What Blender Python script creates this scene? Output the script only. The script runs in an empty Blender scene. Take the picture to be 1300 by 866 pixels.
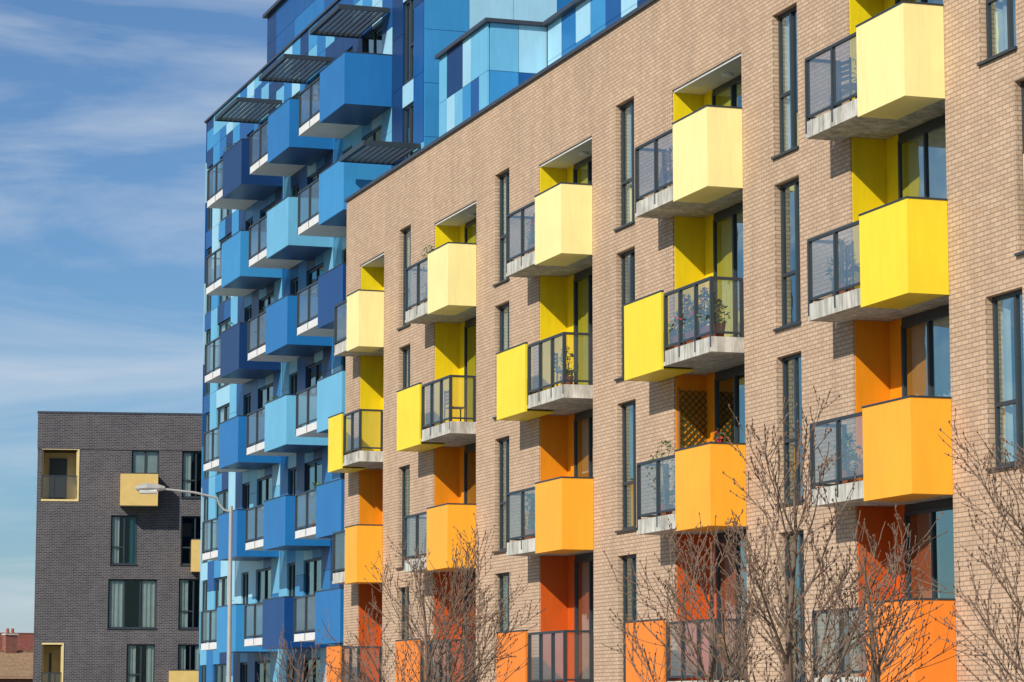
import bpy, bmesh, math, random
from mathutils import Vector, Matrix
R = math.radians
scene = bpy.context.scene
EYE = 2.6

# ------------------------------------------------------------------ materials
def lin(c):
    return tuple((v/255/12.92) if v/255 <= 0.04045 else ((v/255+0.055)/1.055)**2.4 for v in c)
def newmat(name):
    m = bpy.data.materials.new(name); m.use_nodes = True
    nt = m.node_tree; b = nt.nodes['Principled BSDF']
    return m, nt, b
def mat(name, rgb, rough=0.6, var=0.12, scale=3.0, stretch=1.0, metallic=0.0, k=1.0, spec=0.4, streak=0.0):
    m, nt, b = newmat(name)
    c = tuple(v*k for v in lin(rgb))
    tc = nt.nodes.new('ShaderNodeTexCoord')
    mp = nt.nodes.new('ShaderNodeMapping'); mp.inputs['Scale'].default_value = (1, 1, stretch)
    nz = nt.nodes.new('ShaderNodeTexNoise'); nz.inputs['Scale'].default_value = scale; nz.inputs['Detail'].default_value = 6
    nt.links.new(tc.outputs['Object'], mp.inputs['Vector']); nt.links.new(mp.outputs[0], nz.inputs['Vector'])
    rp = nt.nodes.new('ShaderNodeValToRGB')
    rp.color_ramp.elements[0].position = 0.3; rp.color_ramp.elements[1].position = 0.7
    rp.color_ramp.elements[0].color = tuple(v*(1-var) for v in c)+(1,)
    rp.color_ramp.elements[1].color = tuple(min(1, v*(1+var*0.6)) for v in c)+(1,)
    nt.links.new(nz.outputs['Fac'], rp.inputs['Fac'])
    out = rp.outputs['Color']
    if streak > 0:
        mp2 = nt.nodes.new('ShaderNodeMapping'); mp2.inputs['Scale'].default_value = (5, 5, 0.7)
        n2 = nt.nodes.new('ShaderNodeTexNoise'); n2.inputs['Scale'].default_value = 1.6; n2.inputs['Detail'].default_value = 8; n2.inputs['Roughness'].default_value = 0.7
        nt.links.new(tc.outputs['Object'], mp2.inputs['Vector']); nt.links.new(mp2.outputs[0], n2.inputs['Vector'])
        r2 = nt.nodes.new('ShaderNodeValToRGB')
        r2.color_ramp.elements[0].position = 0.35; r2.color_ramp.elements[0].color = (1-streak, 1-streak, 1-streak*1.05, 1)
        r2.color_ramp.elements[1].position = 0.6; r2.color_ramp.elements[1].color = (1, 1, 1, 1)
        nt.links.new(n2.outputs['Fac'], r2.inputs['Fac'])
        mx = nt.nodes.new('ShaderNodeMix'); mx.data_type = 'RGBA'; mx.blend_type = 'MULTIPLY'; mx.inputs[0].default_value = 1
        nt.links.new(out, mx.inputs[6]); nt.links.new(r2.outputs['Color'], mx.inputs[7]); out = mx.outputs[2]
    nt.links.new(out, b.inputs['Base Color'])
    b.inputs['Roughness'].default_value = rough; b.inputs['Metallic'].default_value = metallic
    b.inputs['Specular IOR Level'].default_value = spec
    return m
def brickmat(name, c1, c2, mort, k=1.0, msize=0.008, bump=0.3, lo=0.82):
    m, nt, b = newmat(name); N = nt.nodes.new; L = nt.links.new
    tc = N('ShaderNodeTexCoord'); sp = N('ShaderNodeSeparateXYZ'); ad = N('ShaderNodeMath'); ad.operation = 'ADD'
    cb = N('ShaderNodeCombineXYZ')
    L(tc.outputs['Object'], sp.inputs[0]); L(sp.outputs[0], ad.inputs[0]); L(sp.outputs[1], ad.inputs[1])
    L(ad.outputs[0], cb.inputs[0]); L(sp.outputs[2], cb.inputs[1])
    br = N('ShaderNodeTexBrick'); L(cb.outputs[0], br.inputs['Vector'])
    br.inputs['Scale'].default_value = 1; br.inputs['Brick Width'].default_value = 0.225; br.inputs['Row Height'].default_value = 0.075
    br.inputs['Mortar Size'].default_value = msize; br.inputs['Mortar Smooth'].default_value = 0.2; br.inputs['Bias'].default_value = 0.0
    f = lambda c: tuple(v*k for v in lin(c))+(1,)
    br.inputs['Color1'].default_value = f(c1); br.inputs['Color2'].default_value = f(c2); br.inputs['Mortar'].default_value = f(mort)
    nz = N('ShaderNodeTexNoise'); nz.inputs['Scale'].default_value = 0.45; nz.inputs['Detail'].default_value = 9; nz.inputs['Roughness'].default_value = 0.65
    L(tc.outputs['Object'], nz.inputs['Vector'])
    rp = N('ShaderNodeValToRGB'); rp.color_ramp.elements[0].position = .3; rp.color_ramp.elements[1].position = .7
    rp.color_ramp.elements[0].color = (lo, lo, lo, 1); rp.color_ramp.elements[1].color = (1.06, 1.05, 1.04, 1)
    L(nz.outputs['Fac'], rp.inputs['Fac'])
    mx = N('ShaderNodeMix'); mx.data_type = 'RGBA'; mx.blend_type = 'MULTIPLY'; mx.inputs[0].default_value = 1
    L(br.outputs['Color'], mx.inputs[6]); L(rp.outputs['Color'], mx.inputs[7])
    # vertical rain staining
    mp2 = N('ShaderNodeMapping'); mp2.inputs['Scale'].default_value = (2.2, 2.2, .22)
    n2 = N('ShaderNodeTexNoise'); n2.inputs['Scale'].default_value = 1.0; n2.inputs['Detail'].default_value = 7; n2.inputs['Roughness'].default_value = .7
    L(tc.outputs['Object'], mp2.inputs['Vector']); L(mp2.outputs[0], n2.inputs['Vector'])
    r2 = N('ShaderNodeValToRGB'); r2.color_ramp.elements[0].position = .36; r2.color_ramp.elements[1].position = .56
    r2.color_ramp.elements[0].color = (.89, .89, .9, 1); r2.color_ramp.elements[1].color = (1, 1, 1, 1)
    L(n2.outputs['Fac'], r2.inputs['Fac'])
    m2 = N('ShaderNodeMix'); m2.data_type = 'RGBA'; m2.blend_type = 'MULTIPLY'; m2.inputs[0].default_value = 1
    L(mx.outputs[2], m2.inputs[6]); L(r2.outputs['Color'], m2.inputs[7])
    L(m2.outputs[2], b.inputs['Base Color'])
    bp = N('ShaderNodeBump'); bp.inputs['Strength'].default_value = bump; bp.inputs['Distance'].default_value = 0.01; bp.invert = True
    L(br.outputs['Fac'], bp.inputs['Height']); L(bp.outputs[0], b.inputs['Normal'])
    b.inputs['Roughness'].default_value = 0.85; b.inputs['Specular IOR Level'].default_value = 0.25
    return m
def glassmat(name, tint, mul, base_ref, grey=0.0, greycol=(0.3, 0.33, 0.34), bump=.25, gcol=(.9,.97,.96,1)):
    m = bpy.data.materials.new(name); m.use_nodes = True; nt = m.node_tree; nt.nodes.clear(); N = nt.nodes.new; L = nt.links.new
    o = N('ShaderNodeOutputMaterial'); t = N('ShaderNodeBsdfTransparent'); t.inputs[0].default_value = tint+(1,)
    g = N('ShaderNodeBsdfGlossy'); g.inputs['Roughness'].default_value = 0.03; g.inputs['Color'].default_value = gcol
    tc = N('ShaderNodeTexCoord'); nz = N('ShaderNodeTexNoise'); nz.inputs['Scale'].default_value = 0.8
    L(tc.outputs['Object'], nz.inputs['Vector'])
    bp = N('ShaderNodeBump'); bp.inputs['Strength'].default_value = bump; bp.inputs['Distance'].default_value = 0.05
    L(nz.outputs['Fac'], bp.inputs['Height']); L(bp.outputs[0], g.inputs['Normal'])
    fr = N('ShaderNodeFresnel'); fr.inputs['IOR'].default_value = 1.5
    ma = N('ShaderNodeMath'); ma.operation = 'MULTIPLY_ADD'; ma.inputs[1].default_value = mul; ma.inputs[2].default_value = base_ref
    ma.use_clamp = True; L(fr.outputs[0], ma.inputs[0])
    mx = N('ShaderNodeMixShader'); L(ma.outputs[0], mx.inputs[0]); L(g.outputs[0], mx.inputs[2])
    if grey > 0:
        d = N('ShaderNodeBsdfDiffuse'); d.inputs[0].default_value = greycol+(1,)
        m2 = N('ShaderNodeMixShader'); m2.inputs[0].default_value = grey; L(t.outputs[0], m2.inputs[1]); L(d.outputs[0], m2.inputs[2])
        L(m2.outputs[0], mx.inputs[1])
    else:
        L(t.outputs[0], mx.inputs[1])
    L(mx.outputs[0], o.inputs[0])
    return m

M = {}
M['brick'] = brickmat('tan_brick', (204, 174, 143), (190, 159, 130), (150, 128, 108), k=1.0, msize=0.010, lo=.9, bump=.45)
M['dbrick'] = brickmat('grey_brick', (84, 80, 82), (60, 56, 59), (128, 124, 124), k=0.98, msize=0.011, lo=.75)
M['rbrick'] = brickmat('red_brick', (150, 84, 66), (128, 66, 52), (150, 130, 118))
M['conc'] = mat('concrete', (208, 203, 190), .85, .25, 2.5, streak=.55)
M['soffit'] = mat('soffit', (215, 213, 208), .8, .08)
M['frame'] = mat('dark_frame', (54, 61, 66), .4, .08, k=.9)
M['coping'] = mat('coping', (62, 66, 74), .45, .1)
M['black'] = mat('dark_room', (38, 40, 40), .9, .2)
M['curtain'] = mat('curtain', (225, 225, 220), .9, .1)
M['curtain2'] = mat('curtain_beige', (175, 160, 138), .9, .1)
M['teal'] = mat('curtain_teal', (60, 120, 130), .9, .1)
M['glass'] = glassmat('window_glass', (.66, .74, .73), .62, .02, gcol=(.66,.82,.80,1))
M['bglass'] = glassmat('balcony_glass', (.78, .81, .79), .38, .0, .11, bump=.05, greycol=(.32,.34,.33))
ycol = {3: (250, 234, 158), 2: (248, 218, 48), 1: (253, 174, 46), 0: (244, 134, 42)}
rcol = {3: (242, 214, 18), 2: (240, 206, 10), 1: (238, 144, 12), 0: (210, 90, 20)}
for r in range(4):
    M['p%d' % r] = mat('balcony_paint_%d' % r, ycol[r], .45, .06, .9, k=.99, streak=.08)
    M['q%d' % r] = mat('reveal_paint_%d' % r, rcol[r], .5, .07, 1.2, k=.95, streak=.1)
blues = [(18, 56, 104), (24, 86, 148), (34, 116, 178), (60, 146, 200), (112, 184, 216), (166, 214, 232), (18, 68, 126)]
for i, c in enumerate(blues):
    M['b%d' % i] = mat('blue_panel_%d' % i, c, .38, .07, 1.0, k=.92, streak=.07)
M['tan'] = mat('tan_panel', (214, 180, 108), .5, .08)
M['cream'] = mat('cream_panel', (222, 198, 138), .5, .08)
M['steel'] = mat('galvanised_steel', (168, 166, 160), .5, .1, metallic=.2)
M['bark'] = mat('bark', (112, 92, 76), .9, .35, 12)
M['bud'] = mat('bud', (118, 90, 70), .8, .3, 12)
M['leaf'] = mat('leaf', (78, 110, 48), .7, .4, 9)
M['leafd'] = mat('leaf_dark', (52, 78, 38), .7, .4, 9)
M['flower'] = mat('flower', (205, 40, 44), .6, .2)
M['pot'] = mat('terracotta', (150, 84, 58), .8, .2)
M['wood'] = mat('wood', (150, 104, 66), .7, .2)
M['tile'] = mat('roof_tiles', (150, 120, 88), .85, .35, 5)
M['redtile'] = mat('red_roof_tiles', (120, 66, 52), .85, .35, 5)
M['white'] = mat('white_paint', (225, 225, 220), .6, .05)

# ------------------------------------------------------------------ mesh builder
class Part:
    def __init__(s, name, parent=None):
        s.name = name; s.parent = parent; s.v = []; s.f = []; s.m = []; s.slots = []
    def mi(s, key):
        if key not in s.slots: s.slots.append(key)
        return s.slots.index(key)
    def box(s, x0, x1, y0, y1, z0, z1, key):
        if x1 < x0: x0, x1 = x1, x0
        if y1 < y0: y0, y1 = y1, y0
        n = len(s.v)
        s.v += [(x0,y0,z0),(x1,y0,z0),(x1,y1,z0),(x0,y1,z0),(x0,y0,z1),(x1,y0,z1),(x1,y1,z1),(x0,y1,z1)]
        fs = [(0,3,2,1),(4,5,6,7),(0,1,5,4),(1,2,6,5),(2,3,7,6),(3,0,4,7)]
        s.f += [tuple(n+i for i in f) for f in fs]; s.m += [s.mi(key)]*6
    def quad(s, pts, key):
        n = len(s.v); s.v += pts; s.f.append(tuple(range(n, n+len(pts)))); s.m.append(s.mi(key))
    def tube(s, pts, rad, key, sides=6, cap=True):
        n0 = len(s.v); prev = None
        for i, p in enumerate(pts):
            p = Vector(p)
            if i == 0: d = Vector(pts[1])-p
            elif i == len(pts)-1: d = p-Vector(pts[i-1])
            else: d = Vector(pts[i+1])-Vector(pts[i-1])
            d.normalize()
            a = d.orthogonal().normalized() if prev is None else (prev-d*prev.dot(d)).normalized()
            prev = a; b = d.cross(a)
            for j in range(sides):
                t = 2*math.pi*j/sides
                s.v.append(tuple(p+(a*math.cos(t)+b*math.sin(t))*rad[i]))
        k = s.mi(key)
        for i in range(len(pts)-1):
            for j in range(sides):
                j2 = (j+1) % sides
                s.f.append((n0+i*sides+j, n0+i*sides+j2, n0+(i+1)*sides+j2, n0+(i+1)*sides+j)); s.m.append(k)
        if cap:
            s.f.append(tuple(n0+j for j in range(sides))[::-1]); s.m.append(k)
            e = n0+(len(pts)-1)*sides
            s.f.append(tuple(e+j for j in range(sides))); s.m.append(k)
    def finish(s, smooth=False, loc=None):
        if not s.f: return None
        me = bpy.data.meshes.new(s.name); me.from_pydata(s.v, [], s.f)
        for k in s.slots: me.materials.append(M[k])
        me.polygons.foreach_set('material_index', s.m)
        if smooth: me.polygons.foreach_set('use_smooth', [True]*len(s.f))
        me.update()
        o = bpy.data.objects.new(s.name, me); scene.collection.objects.link(o)
        if s.parent: o.parent = s.parent
        if loc: o.location = loc
        return o
def empty(name, loc=(0,0,0), rz=0):
    e = bpy.data.objects.new(name, None); e.location = loc; e.rotation_euler = (0,0,rz); scene.collection.objects.link(e); return e

class Face:
    """facade frame: u along the facade, d inward, z up"""
    def __init__(s, part, kind, base): s.p = part; s.k = kind; s.b = base
    def box(s, u0,u1,d0,d1,z0,z1,key):
        if s.k == 'Y': s.p.box(s.b+d0, s.b+d1, u0,u1,z0,z1,key)
        else: s.p.box(u0,u1,s.b+d0,s.b+d1,z0,z1,key)
    def pt(s,u,d,z): return (s.b+d,u,z) if s.k=='Y' else (u,s.b+d,z)
    def quad(s, pts, key): s.p.quad([s.pt(*q) for q in pts], key)

def wall_with_openings(F, u0,u1,z0,z1, ops, key, reveal=0.16):
    us = sorted(set([u0,u1]+[o[0] for o in ops]+[o[1] for o in ops])); us=[u for u in us if u0<=u<=u1]
    zs = sorted(set([z0,z1]+[o[2] for o in ops]+[o[3] for o in ops])); zs=[z for z in zs if z0<=z<=z1]
    for i in range(len(us)-1):
        for j in range(len(zs)-1):
            cu=(us[i]+us[i+1])/2; cz=(zs[j]+zs[j+1])/2
            if any(o[0]<cu<o[1] and o[2]<cz<o[3] for o in ops): continue
            F.quad([(us[i],0,zs[j]),(us[i+1],0,zs[j]),(us[i+1],0,zs[j+1]),(us[i],0,zs[j+1])], key)
    for o in ops:
        rv = o[4] if len(o)>4 else reveal
        a,b,c,d = o[:4]
        F.quad([(a,0,c),(a,rv,c),(a,rv,d),(a,0,d)],key); F.quad([(b,0,c),(b,rv,c),(b,rv,d),(b,0,d)],key)
        F.quad([(a,0,c),(b,0,c),(b,rv,c),(a,rv,c)],key); F.quad([(a,0,d),(b,0,d),(b,rv,d),(a,rv,d)],key)

rng = random.Random(5)
def curtain(F,u0,u1,z0,z1,d,key):
    n = max(3,int((u1-u0)/0.06)); pu=None
    for i in range(n+1):
        u=u0+(u1-u0)*i/n; dd=d+0.03*math.sin(i*1.9)+rng.uniform(-.008,.008)
        if pu is not None: F.quad([(pu[0],pu[1],z0),(u,dd,z0),(u,dd,z1),(pu[0],pu[1],z1)],key)
        pu=(u,dd)
def window(Fr,Gl,Cu,u0,u1,z0,z1,d=0.11,mull=(0.5,),trans=None,sill=True,cur=True,fw=0.065,frame='frame',cd=.12):
    e=.004
    Fr.box(u0+e,u0+fw,d,d+.07,z0+e,z1-e,frame); Fr.box(u1-fw,u1-e,d,d+.07,z0+e,z1-e,frame)
    Fr.box(u0+fw,u1-fw,d,d+.07,z1-fw,z1-e,frame); Fr.box(u0+fw,u1-fw,d,d+.07,z0+e,z0+fw,frame)
    w=u1-u0
    for m in mull: Fr.box(u0+w*m-fw*.5,u0+w*m+fw*.5,d-.006,d+.066,z0+fw,z1-fw,frame)
    if trans:
        for (a,b,t) in trans: Fr.box(u0+w*a+fw*.5,u0+w*b-fw*.5,d-.003,d+.062,z0+t-.03,z0+t+.03,frame)
    ms=[0]+list(mull)+[1]
    for q in range(len(ms)-1):
        a=u0+w*ms[q]+fw*.5; b=u0+w*ms[q+1]-fw*.5; tilt=rng.uniform(-.008,.008); tz=rng.uniform(-.006,.006)
        Gl.quad([(a,d+.035+tilt,z0+fw*.6),(b,d+.035-tilt,z0+fw*.6),(b,d+.035-tilt+tz,z1-fw*.6),(a,d+.035+tilt+tz,z1-fw*.6)],'glass')
    if sill: Fr.box(u0-.03,u1+.03,-.05,d,z0-.045,z0-.002,frame)
    if cur:
        t=rng.random(); key=rng.choice(['curtain','curtain','curtain2','teal'])
        if t<.3: curtain(Cu,u0+.02,u0+w*.4,z0+.05,z1-.03,d+cd,key)
        elif t<.5: curtain(Cu,u1-w*.4,u1-.02,z0+.05,z1-.03,d+cd,key)
        elif t<.66: curtain(Cu,u0+.02,u0+w*.3,z0+.05,z1-.03,d+cd,key); curtain(Cu,u1-w*.3,u1-.02,z0+.05,z1-.03,d+cd,key)
        elif t<.76: curtain(Cu,u0+.02,u1-.02,z0+.05,z1-.03,d+cd,'curtain')
        elif t<.86: Cu.box(u0+.03,u1-.03,d+cd-.02,d+cd-.01,z0+(z1-z0)*.55,z1-.03,'curtain')

# ------------------------------------------------------------------ BRICK BUILDING
W = 20.04; P = 8.12; Y0 = 39.2; BD = 0.65; RD = 0.75
SH = 3.1
FL = [EYE+1.58-1.1+SH*r for r in range(4)]
ROOF = EYE+14.0; LINT = EYE+12.0
BEND = 75.6; BSTART = 8.0
bb = empty('brick_apartment_building')
wallp = Part('brick_walls',bb); frp=Part('window_frames',bb); glp=Part('window_glass',bb); cup=Part('curtains',bb)
F=Face(wallp,'Y',W); FF=Face(frp,'Y',W); FG=Face(glp,'Y',W); FC=Face(cup,'Y',W)
slp=Part('balcony_slabs',bb); pap=Part('balcony_panels',bb); rap=Part('balcony_railings',bb); bgp=Part('balcony_glass',bb); rvp=Part('recess_panels',bb)
FS=Face(slp,'Y',W); FP=Face(pap,'Y',W); FR=Face(rap,'Y',W); FB=Face(bgp,'Y',W); FV=Face(rvp,'Y',W)
ops=[]
cols=[]
for k in range(-3,5):
    sc = .70 if k==4 else 1.0
    C=Y0+P*k; cols.append((k,C,sc))
    ops.append((C,C+3.5*sc,FL[0]-.28,LINT,RD))
    ops.append((C+.3,C+3.2*sc,.15,2.45,.2))
    window(FF,FG,FC,C+.3,C+3.2*sc,.15,2.45,mull=(.33,.66),cur=False)
wins=[]
for k in range(-3,4):
    C=Y0+P*k
    for r in range(4):
        a,b=C+5.6,C+6.67
        if k==-1: a,b=(-2.35+Y0,-1.2+Y0) if r in (1,3) else (-3.4+Y0,-2.25+Y0)
        wins.append((a,b,FL[r]-.03,FL[r]+2.56,r,k))
for (a,b,c,d,r,k) in wins:
    ops.append((a,b,c,d))
    if (r+k)%2: window(FF,FG,FC,a,b,c,d,mull=(.5,),trans=[(.5,1,1.1)])
    else: window(FF,FG,FC,a,b,c,d,mull=(.38,),trans=[(.38,1,.95)])
wall_with_openings(F,BSTART,BEND,0,ROOF,ops,'brick')
wallp.quad([(W,BEND,0),(W+16,BEND,0),(W+16,BEND,ROOF-1),(W,BEND,ROOF)],'brick')
wallp.quad([(W,BSTART,0),(W+16,BSTART,0),(W+16,BSTART,ROOF),(W,BSTART,ROOF)],'brick')
wallp.quad([(W+16,BSTART,0),(W+16,BEND,0),(W+16,BEND,ROOF),(W+16,BSTART,ROOF)],'brick')
wallp.quad([(W,BSTART,ROOF-.35),(W+16,BSTART,ROOF-.35),(W+16,BEND,ROOF-.35),(W,BEND,ROOF-.35)],'conc')
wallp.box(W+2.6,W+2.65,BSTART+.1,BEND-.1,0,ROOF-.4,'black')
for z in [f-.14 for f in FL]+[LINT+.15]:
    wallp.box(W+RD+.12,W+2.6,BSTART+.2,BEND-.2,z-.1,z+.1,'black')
cop=Part('parapet_coping',bb); cop.box(W-.06,W+.36,BSTART-.05,BEND+.05,ROOF+.002,ROOF+.08,'coping'); cop.finish()

def glasspane(u0,u1,d,z0,z1,FB):
    FB.quad([(u0,d,z0),(u1,d,z0),(u1,d,z1),(u0,d,z1)],'bglass')
def sidepane(u,d0,d1,z0,z1,FB):
    FB.quad([(u,d0,z0),(u,d1,z0),(u,d1,z1),(u,d0,z1)],'bglass')
def rail(FR,FB,u0,u1,bd,fl,n,nearside,farside,h=1.1,inn=0.0):
    dr=-bd+.03
    FR.box(u0,u1,dr-.03,dr+.03,fl+h-.05,fl+h,'frame')
    FR.box(u0,u1,dr-.02,dr+.02,fl+.06,fl+.10,'frame')
    for i in range(n+1):
        u=u0+(u1-u0)*i/n
        u=min(max(u,u0+.03),u1-.03)
        FR.box(u-.028,u+.028,dr-.034,dr+.034,fl-.2,fl+h-.052,'frame')
    glasspane(u0+.02,u1-.02,dr+.002,fl+.1,fl+h-.05,FB)
    for side,u in ((nearside,u0+.03),(farside,u1-.03)):
        if side:
            FR.box(u-.03,u+.03,dr+.03,-.01,fl+h-.05,fl+h,'frame')
            FR.box(u-.02,u+.02,dr+.034,-.01,fl+.06,fl+.10,'frame')
            FR.box(u-.028,u+.028,-.06,-.004,fl+.0,fl+h-.052,'frame')
            sidepane(u+.002,dr+.03,-.03,fl+.1,fl+h-.05,FB)
def panelbox(FP,FR,u0,u1,bd,fl,key,near=True,far=False,h=1.14,drop=.34,inner=-.0,under=None):
    t=.05
    FP.box(u0,u1,-bd-t,-bd-.004,fl-drop,fl+h,key)
    if near: FP.box(u0,u0+t,-bd-.004,inner-.006,fl-drop,fl+h,key)
    if far: FP.box(u1-t,u1,-bd-.004,inner-.006,fl-drop,fl+h,key)
    FP.box(u0+t+.002,u1-.004-(t if far else 0),-bd,inner-.006,fl-drop+.004,fl-drop+.03,under or key)
    FR.box(u0-.008,u1+.008,-bd-t-.01,-bd+.012,fl+h+.001,fl+h+.03,'frame')
    if near: FR.box(u0-.008,u0+t+.01,-bd+.012,inner-.006,fl+h+.001,fl+h+.03,'frame')
    if far: FR.box(u1-t-.01,u1+.008,-bd+.012,inner-.006,fl+h+.001,fl+h+.03,'frame')

for (k,C,sc) in cols:
    w=3.5*sc; L=3.85*sc
    for r in range(4):
        fl=FL[r]; A = (k>=0 and (k==0 or r%2==1)) or (k<0 and (r+k)%2==0)
        if A:
            FS.box(C+.06,C+L,-BD,0-.001,fl-.28,fl,'conc')
            panelbox(FP,FR,C-.02,C+1.7*sc,BD,fl,'p%d'%r)
            rail(FR,FB,C+1.7*sc+.01,C+L,BD,fl,1 if sc<1 else 2,False,True)
        else:
            L2=4.37*sc
            FS.box(C,C+L2-.06,-BD,0-.001,fl-.28,fl,'conc')
            panelbox(FP,FR,C+2.37*sc,C+L2,BD,fl,'p%d'%r,near=False,far=True)
            rail(FR,FB,C,C+2.37*sc-.01,BD,fl,3 if sc==1 else 2,True,False)
        FS.box(C+.005,C+w-.005,.001,RD-.005,fl-.28,fl-.002,'conc')
        top = FL[r+1]-.28 if r<3 else LINT
        FV.box(C+w-.03,C+w-.004,.03,RD-.01,fl+.002,top-.004,'q%d'%r)
        FV.box(C+w-.5*sc,C+w-.035,RD-.10,RD-.002,fl+.002,top-.004,'q%d'%r)
        a,b=C+.05,C+w-.5*sc-.01
        window(FF,FG,FC,a,b,fl+.02,top-.12,d=RD-.12,mull=(.33,.66),sill=False,trans=None,cd=.2)
        FF.box(a,b,RD-.10,RD-.02,top-.118,top-.006,'frame')
    FS.box(C+.005,C+w-.005,.03,RD-.005,LINT-.05,LINT-.003,'soffit')
    slp.tube([(W+.38,C+w*.45,LINT-.051),(W+.38,C+w*.45,LINT-.11)],[.12,.10],'white',12)
for p in (wallp,frp,glp,cup,slp,pap,rap,bgp,rvp): p.finish()

# set-back blue penthouse on the brick building
pp=Part('penthouse_cladding',bb); pg=Part('penthouse_glass',bb); pc=Part('penthouse_curtains',bb)
prng=random.Random(11)
PT=EYE+17.46
def clad(part,kind,base,u0,u1,z0,z1,cw,chh,skip=None,pal=(0,1,1,2,2,3,3,4,4,5),rg=prng,th=.05):
    Fx=Face(part,kind,base)
    n=max(1,round((u1-u0)/cw)); nz=max(1,round((z1-z0)/chh)); a=(u1-u0)/n; h=(z1-z0)/nz
    for i in range(n):
        last=None
        for j in range(nz):
            c=rg.choice(pal)
            if last is not None and rg.random()<.35: c=last
            last=c
            uu=u0+i*a; zz=z0+j*h
            if skip and skip(uu+a/2,zz+h/2): continue
            Fx.box(uu+.006,uu+a-.006,0,th+rg.uniform(0,.004),zz+.006,zz+h-.006,'b%d'%c)
clad(pp,'Y',21.7,67.9,72.2,ROOF-.3,PT,.72,1.15)
clad(pp,'X',67.85,21.76,23.3,ROOF-.3,PT,.8,1.3,pal=(1,2,4,5,3))
PX=23.3
def sk(u,z): return (int((u-45)/1.1)%4 in (1,2)) and z<ROOF+2.0
clad(pp,'Y',PX,45.0,67.8,ROOF-.3,PT,1.1,.95,skip=sk)
for i in range(int((67.8-45)/1.1)):
    if i%4==1:
        n=round(22.8/1.1); a=22.8/n
        window(Face(pp,'Y',PX),Face(pg,'Y',PX),Face(pc,'Y',PX),45+a*i,45+a*(i+2),ROOF-.28,ROOF+1.55,sill=False,cur=False)
pp.box(21.78,34,67.92,72.1,ROOF-.35,PT-.02,'b1')
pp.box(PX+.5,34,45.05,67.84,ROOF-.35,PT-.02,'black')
pp.box(21.6,34.1,67.75,72.3,PT,PT+.1,'coping')
pp.box(PX-.15,34.1,44.9,67.74,PT,PT+.1,'coping')
def pergola(part,x0,x1,y0,y1,z):
    part.box(x0,x1,y0,y0+.05,z,z+.14,'frame'); part.box(x0,x1,y1-.05,y1,z,z+.14,'frame')
    part.box(x0-.05,x0,y0,y1,z,z+.14,'frame')
    n=int((x1-x0)/.16)
    for i in range(n):
        x=x0+(i+.5)*(x1-x0)/n; part.box(x-.025,x+.025,y0+.051,y1-.051,z+.02,z+.12,'frame')
pergola(pp,21.4,PX-.16,55.5,58.5,PT-.15)
for p in (pp,pg,pc): p.finish()

# ------------------------------------------------------------------ BLUE TOWER
bt=empty('blue_apartment_tower')
TW=21.7; TE=102.4; TS=73.7; TZ=EYE+21.66; B0=76.9; BP=6.6; TBD=1.36
TSH=3.06; TF=[EYE+3.25-1.1+TSH*r for r in range(-1,6)]
tw=Part('cladding',bt); tg=Part('window_glass',bt); tcu=Part('curtains',bt); tf=Part('window_frames',bt)
trg=random.Random(3)
cw=BP/6
FT=Face(tw,'Y',TW)
zlist=[0.0]+TF+[TF[-1]+TSH]
i0=int(math.floor((TS-B0)/cw)); i1=int(round((TE-B0)/cw))
for i in range(i0,i1):
    u=B0+i*cw; u0=max(u,TS); u1=u+cw; m=i%6
    iswin = m in (1,2,4)
    lastc=None
    for j in range(len(zlist)):
        z0=zlist[j]; z1=zlist[j+1] if j+1<len(zlist) else TZ
        if z1-z0<.3: continue
        c=trg.choice([0,0,1,2,3,3,4,4,4,5,5]) 
        if lastc is not None and trg.random()<.15: c=lastc
        lastc=c
        full = iswin and j>=1 and (z1-z0)>2.4
        if full:
            zt=z0+2.42
            if m!=2:
                uw1 = u0+2*cw if m==1 else u1
                window(Face(tf,'Y',TW),Face(tg,'Y',TW),Face(tcu,'Y',TW),u0+.01,uw1-.01,z0+.05,zt,d=.06,mull=(.5,),sill=False,trans=None if m==1 else [(0,.5,1.0)])
            FT.box(u0+.006,u1-.006,0,.2,zt+.006,z1-.006,'b%d'%c)
            FT.box(u0+.006,u1-.006,.03,.2,z0-.004,z0+.045,'frame')
        else:
            zm=z0+(z1-z0)*trg.choice([.35,.5,.65])
            c2=trg.choice([0,1,2,3,4,5,c,4])
            FT.box(u0+.006,u1-.006,0,.2,z0+.006,zm-.006,'b%d'%c)
            FT.box(u0+.006,u1-.006,0,.2,zm+.006,z1-.006,'b%d'%c2)
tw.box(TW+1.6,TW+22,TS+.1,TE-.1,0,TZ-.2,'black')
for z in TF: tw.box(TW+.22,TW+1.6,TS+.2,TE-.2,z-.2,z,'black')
clad(tw,'X',TS-.06,TW+.01,TW+22,0,TZ,1.3,1.53,pal=(1,2,3,3,4,4,5),rg=trg)
clad(tw,'X',TE+.01,TW+.01,TW+22,0,TZ,2.2,1.53,rg=trg)
tw.box(TW-.06,TW+22,TS-.1,TE+.1,TZ,TZ+.07,'coping')
clad(tw,'Y',23.1,75.0,98.6,TZ+.1,EYE+24.9,1.4,1.2,pal=(0,1,1,2),rg=trg)
tw.box(23.16,38,74.95,98.55,TZ+.1,EYE+24.88,'b1')
tw.box(22.95,38.1,74.8,98.75,EYE+24.9,EYE+25.02,'coping')
for p in (tw,tg,tcu,tf): p.finish()
ts=Part('balcony_slabs',bt); tp=Part('balcony_panels',bt); tr=Part('balcony_railings',bt); tb=Part('balcony_glass',bt); pe=Part('pergolas',bt)
fS=Face(ts,'Y',TW);fP=Face(tp,'Y',TW);fR=Face(tr,'Y',TW);fB=Face(tb,'Y',TW)
bc={0:[2,2,2,4,6,3,2],1:[1,6,2,4,2,4,2],2:[1,3,2,2,0,3,0]}
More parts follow.
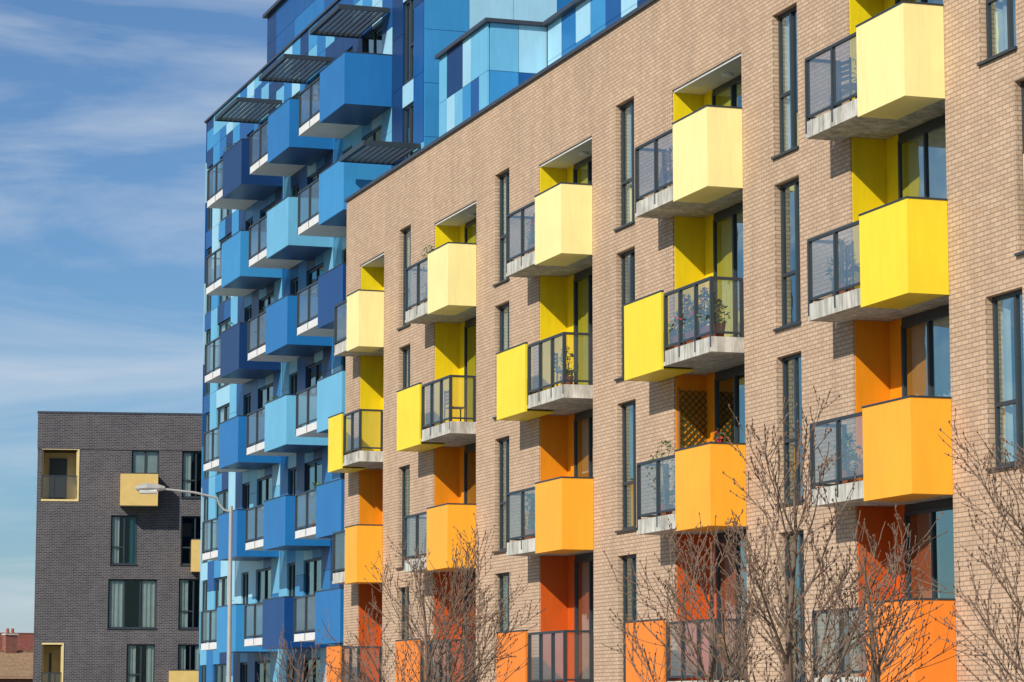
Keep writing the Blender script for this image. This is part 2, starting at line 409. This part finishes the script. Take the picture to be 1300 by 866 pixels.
for c in range(3):
    C=B0+BP*c; L=5.6; pw=2.85
    for r,fl in enumerate(TF):
        d0=TBD
        fS.box(C+.06,C+L,-TBD,-.002,fl-.22,fl,'soffit')
        panelbox(fP,fR,C,C+pw,TBD,fl,'b%d'%bc[c][r],h=1.14,drop=.36,under='b6')  # undersides get a dark blue: soffit shadow put into the colour
        rail(fR,fB,C+pw+.01,C+L,TBD,fl,2,False,True)
    z=EYE+19.9
    pergola(pe,TW-1.5,TW-.02,C+.2,C+3.6,z)
pergola(pe,TW-1.6,TW-.02,TS+.2,TS+2.8,EYE+15.3)
for p in (ts,tp,tr,tb,pe): p.finish()

# ------------------------------------------------------------------ GREY BRICK BUILDING
S=28.0
gb=empty('grey_brick_apartment_building',(19.95,130.3,0),R(-10.2))
gw=Part('brick_walls',gb); gf=Part('window_frames',gb); gg=Part('window_glass',gb); gc=Part('curtains',gb); gp=Part('balcony_panels',gb); gr=Part('balcony_railings',gb); gbg=Part('balcony_glass',gb)
G=Face(gw,'X',0.0); GF=Face(gf,'X',0.0); GG=Face(gg,'X',0.0); GC=Face(gc,'X',0.0)
U=lambda x:(x-47)/S
Zp=lambda y:(898-y)/S+EYE-.02
gz=Zp(521)
wl=[(167,202,567,630),(232,268,568,628),(142,176,652,715),(232,268,652,715),(140,202,734,797),(230,268,733,797),(165,201,817,878),(230,262,817,878)]
gops=[(U(a),U(b),Zp(d),Zp(c)) for a,b,c,d in wl]
log=[(53,98,568,632),(58,83,818,884)]
gops+=[(U(a),U(b),Zp(d),Zp(c),1.6) for a,b,c,d in log]
wall_with_openings(G,0,16,0,gz,gops,'dbrick')
for i,(a,b,c,d) in enumerate(gops[:len(wl)]):
    w=b-a
    window(GF,GG,GC,a,b,c,d,mull=(.5,) if w<1.5 else (.33,.66),trans=[(0,.5,.8)] if w<1.5 else None,cur=False)
    if i==0: GC.box(a+.05,b-.05,.19,.2,c+(d-c)*.3,d-.05,'curtain')
    elif i!=3:
        key='teal' if i in (1,2) else 'curtain'
        curtain(GC,a+.05,a+w*.32,c+.05,d-.05,.2,'curtain'); curtain(GC,b-w*.3,b-.05,c+.05,d-.05,.2,key)
for (a,b,c,d,e) in gops[len(wl):]:
    gw.box(a+.02,b-.02,1.5,1.58,c+.01,d-.01,'cream')
    gw.box(b-.05,b-.005,.05,1.48,c+.01,d-.01,'cream'); gw.box(a+.005,a+.05,.05,1.48,c+.01,d-.01,'cream')
    gw.box(a-.02,b+.02,-.03,.04,d,d+.08,'cream'); gw.box(a-.02,b+.02,-.03,.04,c-.09,c,'cream')
    gw.box(b,b+.08,-.03,.02,c-.09,d+.08,'cream')
    gw.box(a+.3,b-.5,1.42,1.49,c+.01,c+2.0,'frame')
    gr.box(a,b,.03,.07,c+1.05,c+1.1,'frame')
    for i in range(4):
        u=a+(b-a)*i/3; gr.box(u-.02,u+.02,.025,.065,c,c+1.05,'frame')
    gbg.quad([(a,.05,c+.08),(b,.05,c+.08),(b,.05,c+1.04),(a,.05,c+1.04)],'bglass')
def gbal(x0,x1,y0,y1,dp=1.0):
    a,b,z0,z1=U(x0),U(x1),Zp(y1),Zp(y0)
    gp.box(a,b,-dp,-dp+.05,z0,z1,'tan'); gp.box(a,a+.05,-dp+.05,-.004,z0,z1,'tan'); gp.box(b-.05,b,-dp+.05,-.004,z0,z1,'tan')
    gp.box(a+.05,b-.05,-dp+.05,-.004,z0+.02,z0+.2,'soffit')
    gr.box(a-.01,b+.01,-dp-.01,-dp+.06,z1+.001,z1+.04,'frame')
gbal(153,201,600,641); gbal(245,290,684,725); gbal(219,262,851,892)
gw.quad([(0,0,0),(0,14,0),(0,14,gz),(0,0,gz)],'dbrick'); gw.quad([(16,0,0),(16,14,0),(16,14,gz),(16,0,gz)],'dbrick')
gw.quad([(0,14,0),(16,14,0),(16,14,gz),(0,14,gz)],'dbrick'); gw.quad([(0,0,gz-.2),(16,0,gz-.2),(16,14,gz-.2),(0,14,gz-.2)],'conc')
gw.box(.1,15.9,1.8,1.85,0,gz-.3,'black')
gw.box(-.05,16.05,-.05,.35,gz+.002,gz+.09,'coping')
gw.box(-.02,16.02,-.035,-.002,gz-1.65,gz-.001,'dbrick')
for p in (gw,gf,gg,gc,gp,gr,gbg): p.finish()

# ------------------------------------------------------------------ distant houses
def house(name,loc,rz,w,dp,eave,ridge,wm,rm):
    h=empty(name,loc,rz)
    a=Part('walls',h)
    a.box(-w/2,w/2,-dp/2,dp/2,0,eave,wm)
    for x in (-w/2,w/2): a.quad([(x,-dp/2,eave),(x,dp/2,eave),(x,0,ridge-.05)],wm)
    a.finish()
    b=Part('roof',h)
    for sgn in (-1,1):
        b.quad([(-w/2-.3,sgn*(dp/2+.3),eave-.15),(w/2+.3,sgn*(dp/2+.3),eave-.15),(w/2+.3,0,ridge),(-w/2-.3,0,ridge)],rm)
    b.box(-w/2-.3,w/2+.3,-.1,.1,ridge-.02,ridge+.1,rm); b.finish()
    c=Part('chimney',h)
    for x in (-w*.3,w*.3):
        c.box(x-.4,x+.4,-.3,.3,ridge-.6,ridge+1.1,'rbrick'); c.box(x-.46,x+.46,-.36,.36,ridge+1.1,ridge+1.2,'conc')
        for q in (-.18,.18): c.tube([(x+q,0,ridge+1.2),(x+q,0,ridge+1.55)],[.12,.1],'pot',8)
    c.finish()
    d=Part('windows',h)
    n=int(w/2.6)
    for i in range(n):
        for z in (1.0,3.4,5.6):
            if z+1.3<eave:
                x=-w/2+(i+.5)*w/n; d.box(x-.55,x+.55,-dp/2-.03,-dp/2-.004,z,z+1.3,'white'); d.box(x-.47,x+.47,-dp/2-.04,-dp/2-.032,z+.08,z+1.22,'black')
    d.finish()
def place(px,d):
    lat=(px-650)*1.0/3620*d; th=R(18.23)
    return (lat*math.cos(th)+d*math.sin(th), d*math.cos(th)-lat*math.sin(th))
x,y=place(-28,190); house('brick_house',(x,y,0),R(14),7.5,9,4.6,6.3,'rbrick','tile')
x,y=place(20,270); house('brick_house',(x,y,0),R(4),13,9,7.4,9.5,'rbrick','redtile')
x,y=place(-120,260); house('brick_house',(x,y,0),R(-8),14,9,6.4,9.2,'rbrick','redtile')

# ------------------------------------------------------------------ street lamp
lx,ly=place(291,71)
sl=Part('street_lamp')
sl.tube([(0,0,0),(0,0,1.2),(0,0,1.25),(0,0,7.6)],[.11,.10,.065,.045],'steel',12)
th=R(18.23); ad=Vector((-math.cos(th),math.sin(th)*.6,0)).normalized()
arm=[Vector((0,0,7.2))]+[ad*(.35*math.sin(t))+Vector((0,0,7.45+.42*(1-math.cos(t)))) for t in (0,.5,1.0,1.4)]
arm+=[ad*.9+Vector((0,0,7.93)),ad*1.75+Vector((0,0,8.02))]
sl.tube([tuple(a) for a in arm],[.03]*len(arm),'steel',8)
sl.tube([tuple(ad*1.65+Vector((0,0,8.03))),tuple(ad*1.8+Vector((0,0,8.04))),tuple(ad*2.1+Vector((0,0,8.05))),tuple(ad*2.3+Vector((0,0,8.03))),tuple(ad*2.38+Vector((0,0,8.02)))],[.05,.09,.11,.09,.03],'steel',10)
sl.tube([tuple(ad*1.85+Vector((0,0,7.97))),tuple(ad*2.28+Vector((0,0,7.95)))],[.08,.07],'white',8)
sl.finish(loc=(lx,ly,0))

# ------------------------------------------------------------------ bare trees
def tree(px,d,top,spread,seed,trunk=2.0,nl=13,lean=0):
    g=random.Random(seed); x,y=place(px,d)
    T=Part('bare_tree'); H=top; k_=d/30
    def branch(p,dr,ln,r,lvl):
        n=6 if lvl<2 else 4
        pts=[p.copy()]; rad=[r]; q=p.copy(); dd=dr.copy()
        for i in range(n):
            dd=(dd+Vector((g.uniform(-.13,.13),g.uniform(-.13,.13),g.uniform(0,.14)))).normalized()
            q=q+dd*ln/n; pts.append(q.copy()); rad.append(max(.0042,r*(1-.7*(i+1)/n)))
        T.tube([tuple(a) for a in pts],rad,'bark',6 if lvl<2 else 3,cap=False)
        if lvl>=2:
            for i in range(1,n+1):
                if g.random()<.6:
                    c=pts[i]+Vector((g.uniform(-.008,.008),g.uniform(-.008,.008),.004)); s_=g.uniform(.008,.013)
                    T.tube([tuple(c-Vector((0,0,s_*1.5))),tuple(c),tuple(c+Vector((0,0,s_*1.6)))],[.002,s_,.002],'bud',4,cap=False)
        if lvl<3 and ln>.18:
            m={1:int(3+ln*4.5),2:int(1+ln*5.5)}[lvl]
            for b_ in range(m):
                t=min(.97,.2+.78*(b_+g.random())/m); i=min(n-1,int(t*n)); a=pts[i].lerp(pts[i+1],t*n-i)
                loc=(pts[i+1]-pts[i]).normalized()
                side=loc.orthogonal().normalized(); side.rotate(Matrix.Rotation(g.uniform(0,6.283),3,loc))
                nd=(loc*.9+side*g.uniform(.45,.95)+Vector((0,0,.2))).normalized()
                branch(a,nd,ln*g.uniform(.34,.58)*(1.15-.4*t),max(.0054,rad[i]*.6),lvl+1)
    pts=[Vector((0,0,-.1))]; q=pts[0].copy()
    for i in range(8):
        q=q+Vector((g.uniform(-.06,.06)+lean,g.uniform(-.06,.06),(H*.95)/8)); pts.append(q.copy())
    rads=[.08*(1-.93*i/8)+.005 for i in range(9)]
    T.tube([tuple(a) for a in pts],rads,'bark',8,cap=False)
    for i in range(nl):
        t=(trunk/H)+(0.93-trunk/H)*(i+g.random()*.6)/nl; j=min(7,int(t*8)); a=pts[j].lerp(pts[j+1],t*8-j)
        az=i*2.4+g.uniform(-.5,.5); up=.7+.6*t
        dr=Vector((math.cos(az),math.sin(az),up)).normalized()
        ln=spread*(1.25-.75*(t-trunk/H)/(1-trunk/H))*g.uniform(.75,1.25)
        ln=min(ln,(H-a.z)/max(.4,dr.z)*1.06)
        branch(a,dr,ln,rads[j]*.42,1)
    T.finish(loc=(x,y,.14))
tree(1005,30,5.25,1.7,1,trunk=1.6,nl=16)
tree(895,33,4.7,1.4,2,trunk=1.6,nl=9)
tree(1345,28,5.0,1.7,7,trunk=1.6,nl=12)
tree(540,42,4.5,1.9,4,trunk=1.5,nl=13)
tree(390,52,3.7,1.4,9,trunk=1.6,nl=7)
tree(1115,29,4.3,1.1,12,trunk=1.7,nl=6)

# ------------------------------------------------------------------ balcony plants and furniture
def plant(loc,h,rr,seed,leaf='leaf',flower=False,n=160):
    g=random.Random(seed); T=Part('potted_plant')
    T.tube([(0,0,0),(0,0,.26)],[.11,.15],'pot',12)
    for i in range(4): T.tube([(0,0,.2),(g.uniform(-.05,.05),g.uniform(-.05,.05),.2+h*.5),(g.uniform(-rr,rr)*.6,g.uniform(-rr,rr)*.6,.2+h)],[.012,.009,.004],'bark',5,cap=False)
    for i in range(n):
        a=g.uniform(0,6.28); q=rr*math.sqrt(g.random()); z=.28+h*g.random(); q*=.4+.8*math.sin(min(1,(z-.2)/h)*math.pi)
        c=Vector((q*math.cos(a),q*math.sin(a),z)); s_=g.uniform(.03,.06)
        v1=Vector((g.uniform(-1,1),g.uniform(-1,1),g.uniform(-.6,1))).normalized(); v2=v1.orthogonal().normalized()
        key='flower' if flower and g.random()<.4 and z>.2+h*.5 else (leaf if g.random()<.6 else 'leafd')
        T.quad([tuple(c-v1*s_),tuple(c+v2*s_*.5),tuple(c+v1*s_),tuple(c-v2*s_*.5)],key)
    T.finish(loc=loc)
C4=Y0+P
for i in range(7): plant((W-.42,C4+.25+.31*i,FL[2]),.45+.14*(i%3),.2,20+i,flower=i>1)
plant((W-.35,C4+3.1,FL[1]),1.2,.35,31); plant((W-.3,C4+2.2,FL[1]),1.0,.28,32,'leafd')
plant((W-.1,C4+1.0,FL[1]),1.25,.22,51,flower=True)
plant((W-.35,Y0+2*P+2.6,FL[3]),.7,.22,33,flower=True); plant((W-.3,Y0+2*P+3.2,FL[1]),.8,.22,34)
plant((W-.3,Y0+3*P+2.9,FL[3]),1.3,.3,35); plant((W-.3,Y0+3.1,FL[1]),.6,.22,36)
plant((W-.3,Y0+3*P+2.2,FL[1]),.9,.25,41); plant((W-.3,Y0+2.4,FL[0]),.9,.28,42)
plant((W-.3,Y0+2.2,FL[3]),.8,.22,43); plant((W-.3,Y0+3.2,FL[2]),.75,.25,44,'leafd')
plant((W-.3,C4+2.4,FL[3]),.7,.25,45); plant((W-.3,Y0+2*P+.8,FL[2]),.6,.22,46)
plant((TW-1.0,B0+3.3,TF[6]),1.2,.35,37); plant((TW-1.0,B0+2*BP+3.4,TF[6]),1.4,.45,38,'leafd'); plant((TW-1.0,B0+2*BP+3.2,TF[4]),1.3,.35,39)
plant((TW-1.0,B0+BP+4.5,TF[4]),1.1,.35,40); plant((TW-1.0,B0+BP+3.3,TF[3]),1.2,.35,47); plant((TW-1.0,B0+4.5,TF[2]),1.1,.3,48)
def chair(loc,rz,key='wood'):
    T=Part('balcony_chair')
    for x_ in (-.2,.2):
        for y_ in (-.2,.2): T.box(x_-.015,x_+.015,y_-.015,y_+.015,0,.44 if y_<0 else .88,key)
    for i in range(6): T.box(-.22,.22,-.22+i*.073,-.165+i*.073,.441,.46,key)
    for i in range(4): T.box(-.184,.184,.19,.205,.52+i*.09,.58+i*.09,key)
    o=T.finish(loc=loc); o.rotation_euler=(0,0,rz)
chair((W-.2,Y0+2.7,FL[2]),R(80),'frame'); chair((W-.2,Y0+2.9,FL[3]),R(100),'frame'); chair((W-.15,Y0+3*P+1.2,FL[2]),R(90)); chair((TW-.7,B0+3.9,TF[1]),R(20)); chair((W-.1,Y0+2*P+1.5,FL[2]),R(60),'frame')
chair((W-.2,C4+2.8,FL[3]),R(90),'wood'); chair((W+.1,Y0+2.0,FL[1]),R(70),'wood'); chair((W+.1,C4+1.3,FL[0]),R(110),'wood'); chair((TW-.7,B0+BP+3.6,TF[2]),R(30))
# wooden trellis on the painted reveal
T=Part('wooden_trellis'); yy=C4+3.5-.08
for i in range(-12,6):
    for sg in (1,-1):
        pts=[]
        for q in range(0,36):
            X=i*.14+sg*q*.05 + (0 if sg>0 else 1.7); Zq=q*.05
            if 0<=X<=.6 and Zq<=1.75: pts.append((X,Zq))
        if len(pts)>=2: T.tube([(W+.07+pts[0][0],yy+(.012 if sg>0 else 0),FL[1]+.75+pts[0][1]),(W+.07+pts[-1][0],yy+(.012 if sg>0 else 0),FL[1]+.75+pts[-1][1])],[.013,.013],'leafd',4)
for X in (.05,.67): T.box(W+X,W+X+.03,yy-.02,yy+.01,FL[1]+.01,FL[1]+2.55,'wood')
T.finish()

# ------------------------------------------------------------------ ground, road, pavement
def sheet(name,x0,x1,y0,y1,z0,z1,key):
    p=Part(name); p.box(x0,x1,y0,y1,z0,z1,key); return p.finish()
M['asph']=mat('asphalt',(70,70,72),.9,.2,20); M['pave']=mat('paving',(150,146,140),.85,.2,6); M['grass']=mat('ground_soil',(96,100,72),.95,.3,.2)
g=Part('ground'); g.quad([(-3000,-3000,0),(3000,-3000,0),(3000,3000,0),(-3000,3000,0)],'grass'); g.finish()
g=Part('road'); g.quad([(1.5,-150,.004),(10.5,-150,.004),(10.5,123,.004),(1.5,123,.004)],'asph'); g.finish()
sheet('pavement',10.65,TW-.05,-150,118,.0,.125,'pave'); sheet('pavement',-3.5,1.35,-150,118,0,.125,'pave')
sheet('kerb',10.5,10.65,-150,118,0,.13,'conc'); sheet('kerb',1.35,1.5,-150,118,0,.13,'conc')
g=Part('road_marking')
for i in range(44): g.quad([(5.95,-140+i*6,.008),(6.05,-140+i*6,.008),(6.05,-137+i*6,.008),(5.95,-137+i*6,.008)],'white')
g.finish()

# ------------------------------------------------------------------ light and sky
sd=Vector((.68,.46,-.60)).normalized()
sun=bpy.data.lights.new('sun','SUN'); sun.energy=5.0; sun.angle=R(.5); sun.color=(1,.955,.885)
so=bpy.data.objects.new('sun',sun); so.rotation_euler=sd.to_track_quat('-Z','Y').to_euler(); scene.collection.objects.link(so)
w=bpy.data.worlds.new('World'); scene.world=w; w.use_nodes=True; nt=w.node_tree; nt.nodes.clear(); N=nt.nodes.new; Lk=nt.links.new
sky=N('ShaderNodeTexSky'); sky.sky_type='NISHITA'; sky.sun_disc=False
sky.sun_elevation=math.asin(-sd.z); sky.sun_rotation=math.atan2(-sd.x,-sd.y) % (2*math.pi)
sky.air_density=1.0; sky.dust_density=.6; sky.ozone_density=3.0
tc=N('ShaderNodeTexCoord'); mp=N('ShaderNodeMapping'); mp.inputs['Scale'].default_value=(1,1,5.5); mp.inputs['Rotation'].default_value=(0,R(4),0)
Lk(tc.outputs['Generated'],mp.inputs['Vector'])
nz=N('ShaderNodeTexNoise'); nz.inputs['Scale'].default_value=5.2; nz.inputs['Detail'].default_value=12; nz.inputs['Roughness'].default_value=.58; nz.inputs['Distortion'].default_value=.5
Lk(mp.outputs[0],nz.inputs['Vector'])
rp=N('ShaderNodeValToRGB'); rp.color_ramp.elements[0].position=.43; rp.color_ramp.elements[1].position=.74
rp.color_ramp.elements[0].color=(0,0,0,1); rp.color_ramp.elements[1].color=(.7,.7,.7,1)
Lk(nz.outputs['Fac'],rp.inputs['Fac'])
tint=N('ShaderNodeMix'); tint.data_type='RGBA'; tint.blend_type='MULTIPLY'; tint.inputs[0].default_value=1; tint.inputs[7].default_value=(.70,.93,1.16,1)
Lk(sky.outputs[0],tint.inputs[6])
mx=N('ShaderNodeMix'); mx.data_type='RGBA'; mx.inputs[7].default_value=(7.6,8.3,9.2,1)
Lk(rp.outputs['Color'],mx.inputs[0]); Lk(tint.outputs[2],mx.inputs[6])
bg=N('ShaderNodeBackground'); bg.inputs['Strength'].default_value=.086; Lk(mx.outputs[2],bg.inputs[0])
o=N('ShaderNodeOutputWorld'); Lk(bg.outputs[0],o.inputs[0])

# ------------------------------------------------------------------ camera
cam=bpy.data.cameras.new('camera'); cam.sensor_width=36; cam.lens=3600/1300*36; cam.clip_end=6000; cam.clip_start=.5
co=bpy.data.objects.new('camera',cam); co.location=(0,0,EYE); co.rotation_euler=(R(90+7.36),0,R(-18.23))
scene.collection.objects.link(co); scene.camera=co
scene.view_settings.view_transform='Standard'; scene.view_settings.look='None'; scene.view_settings.exposure=0
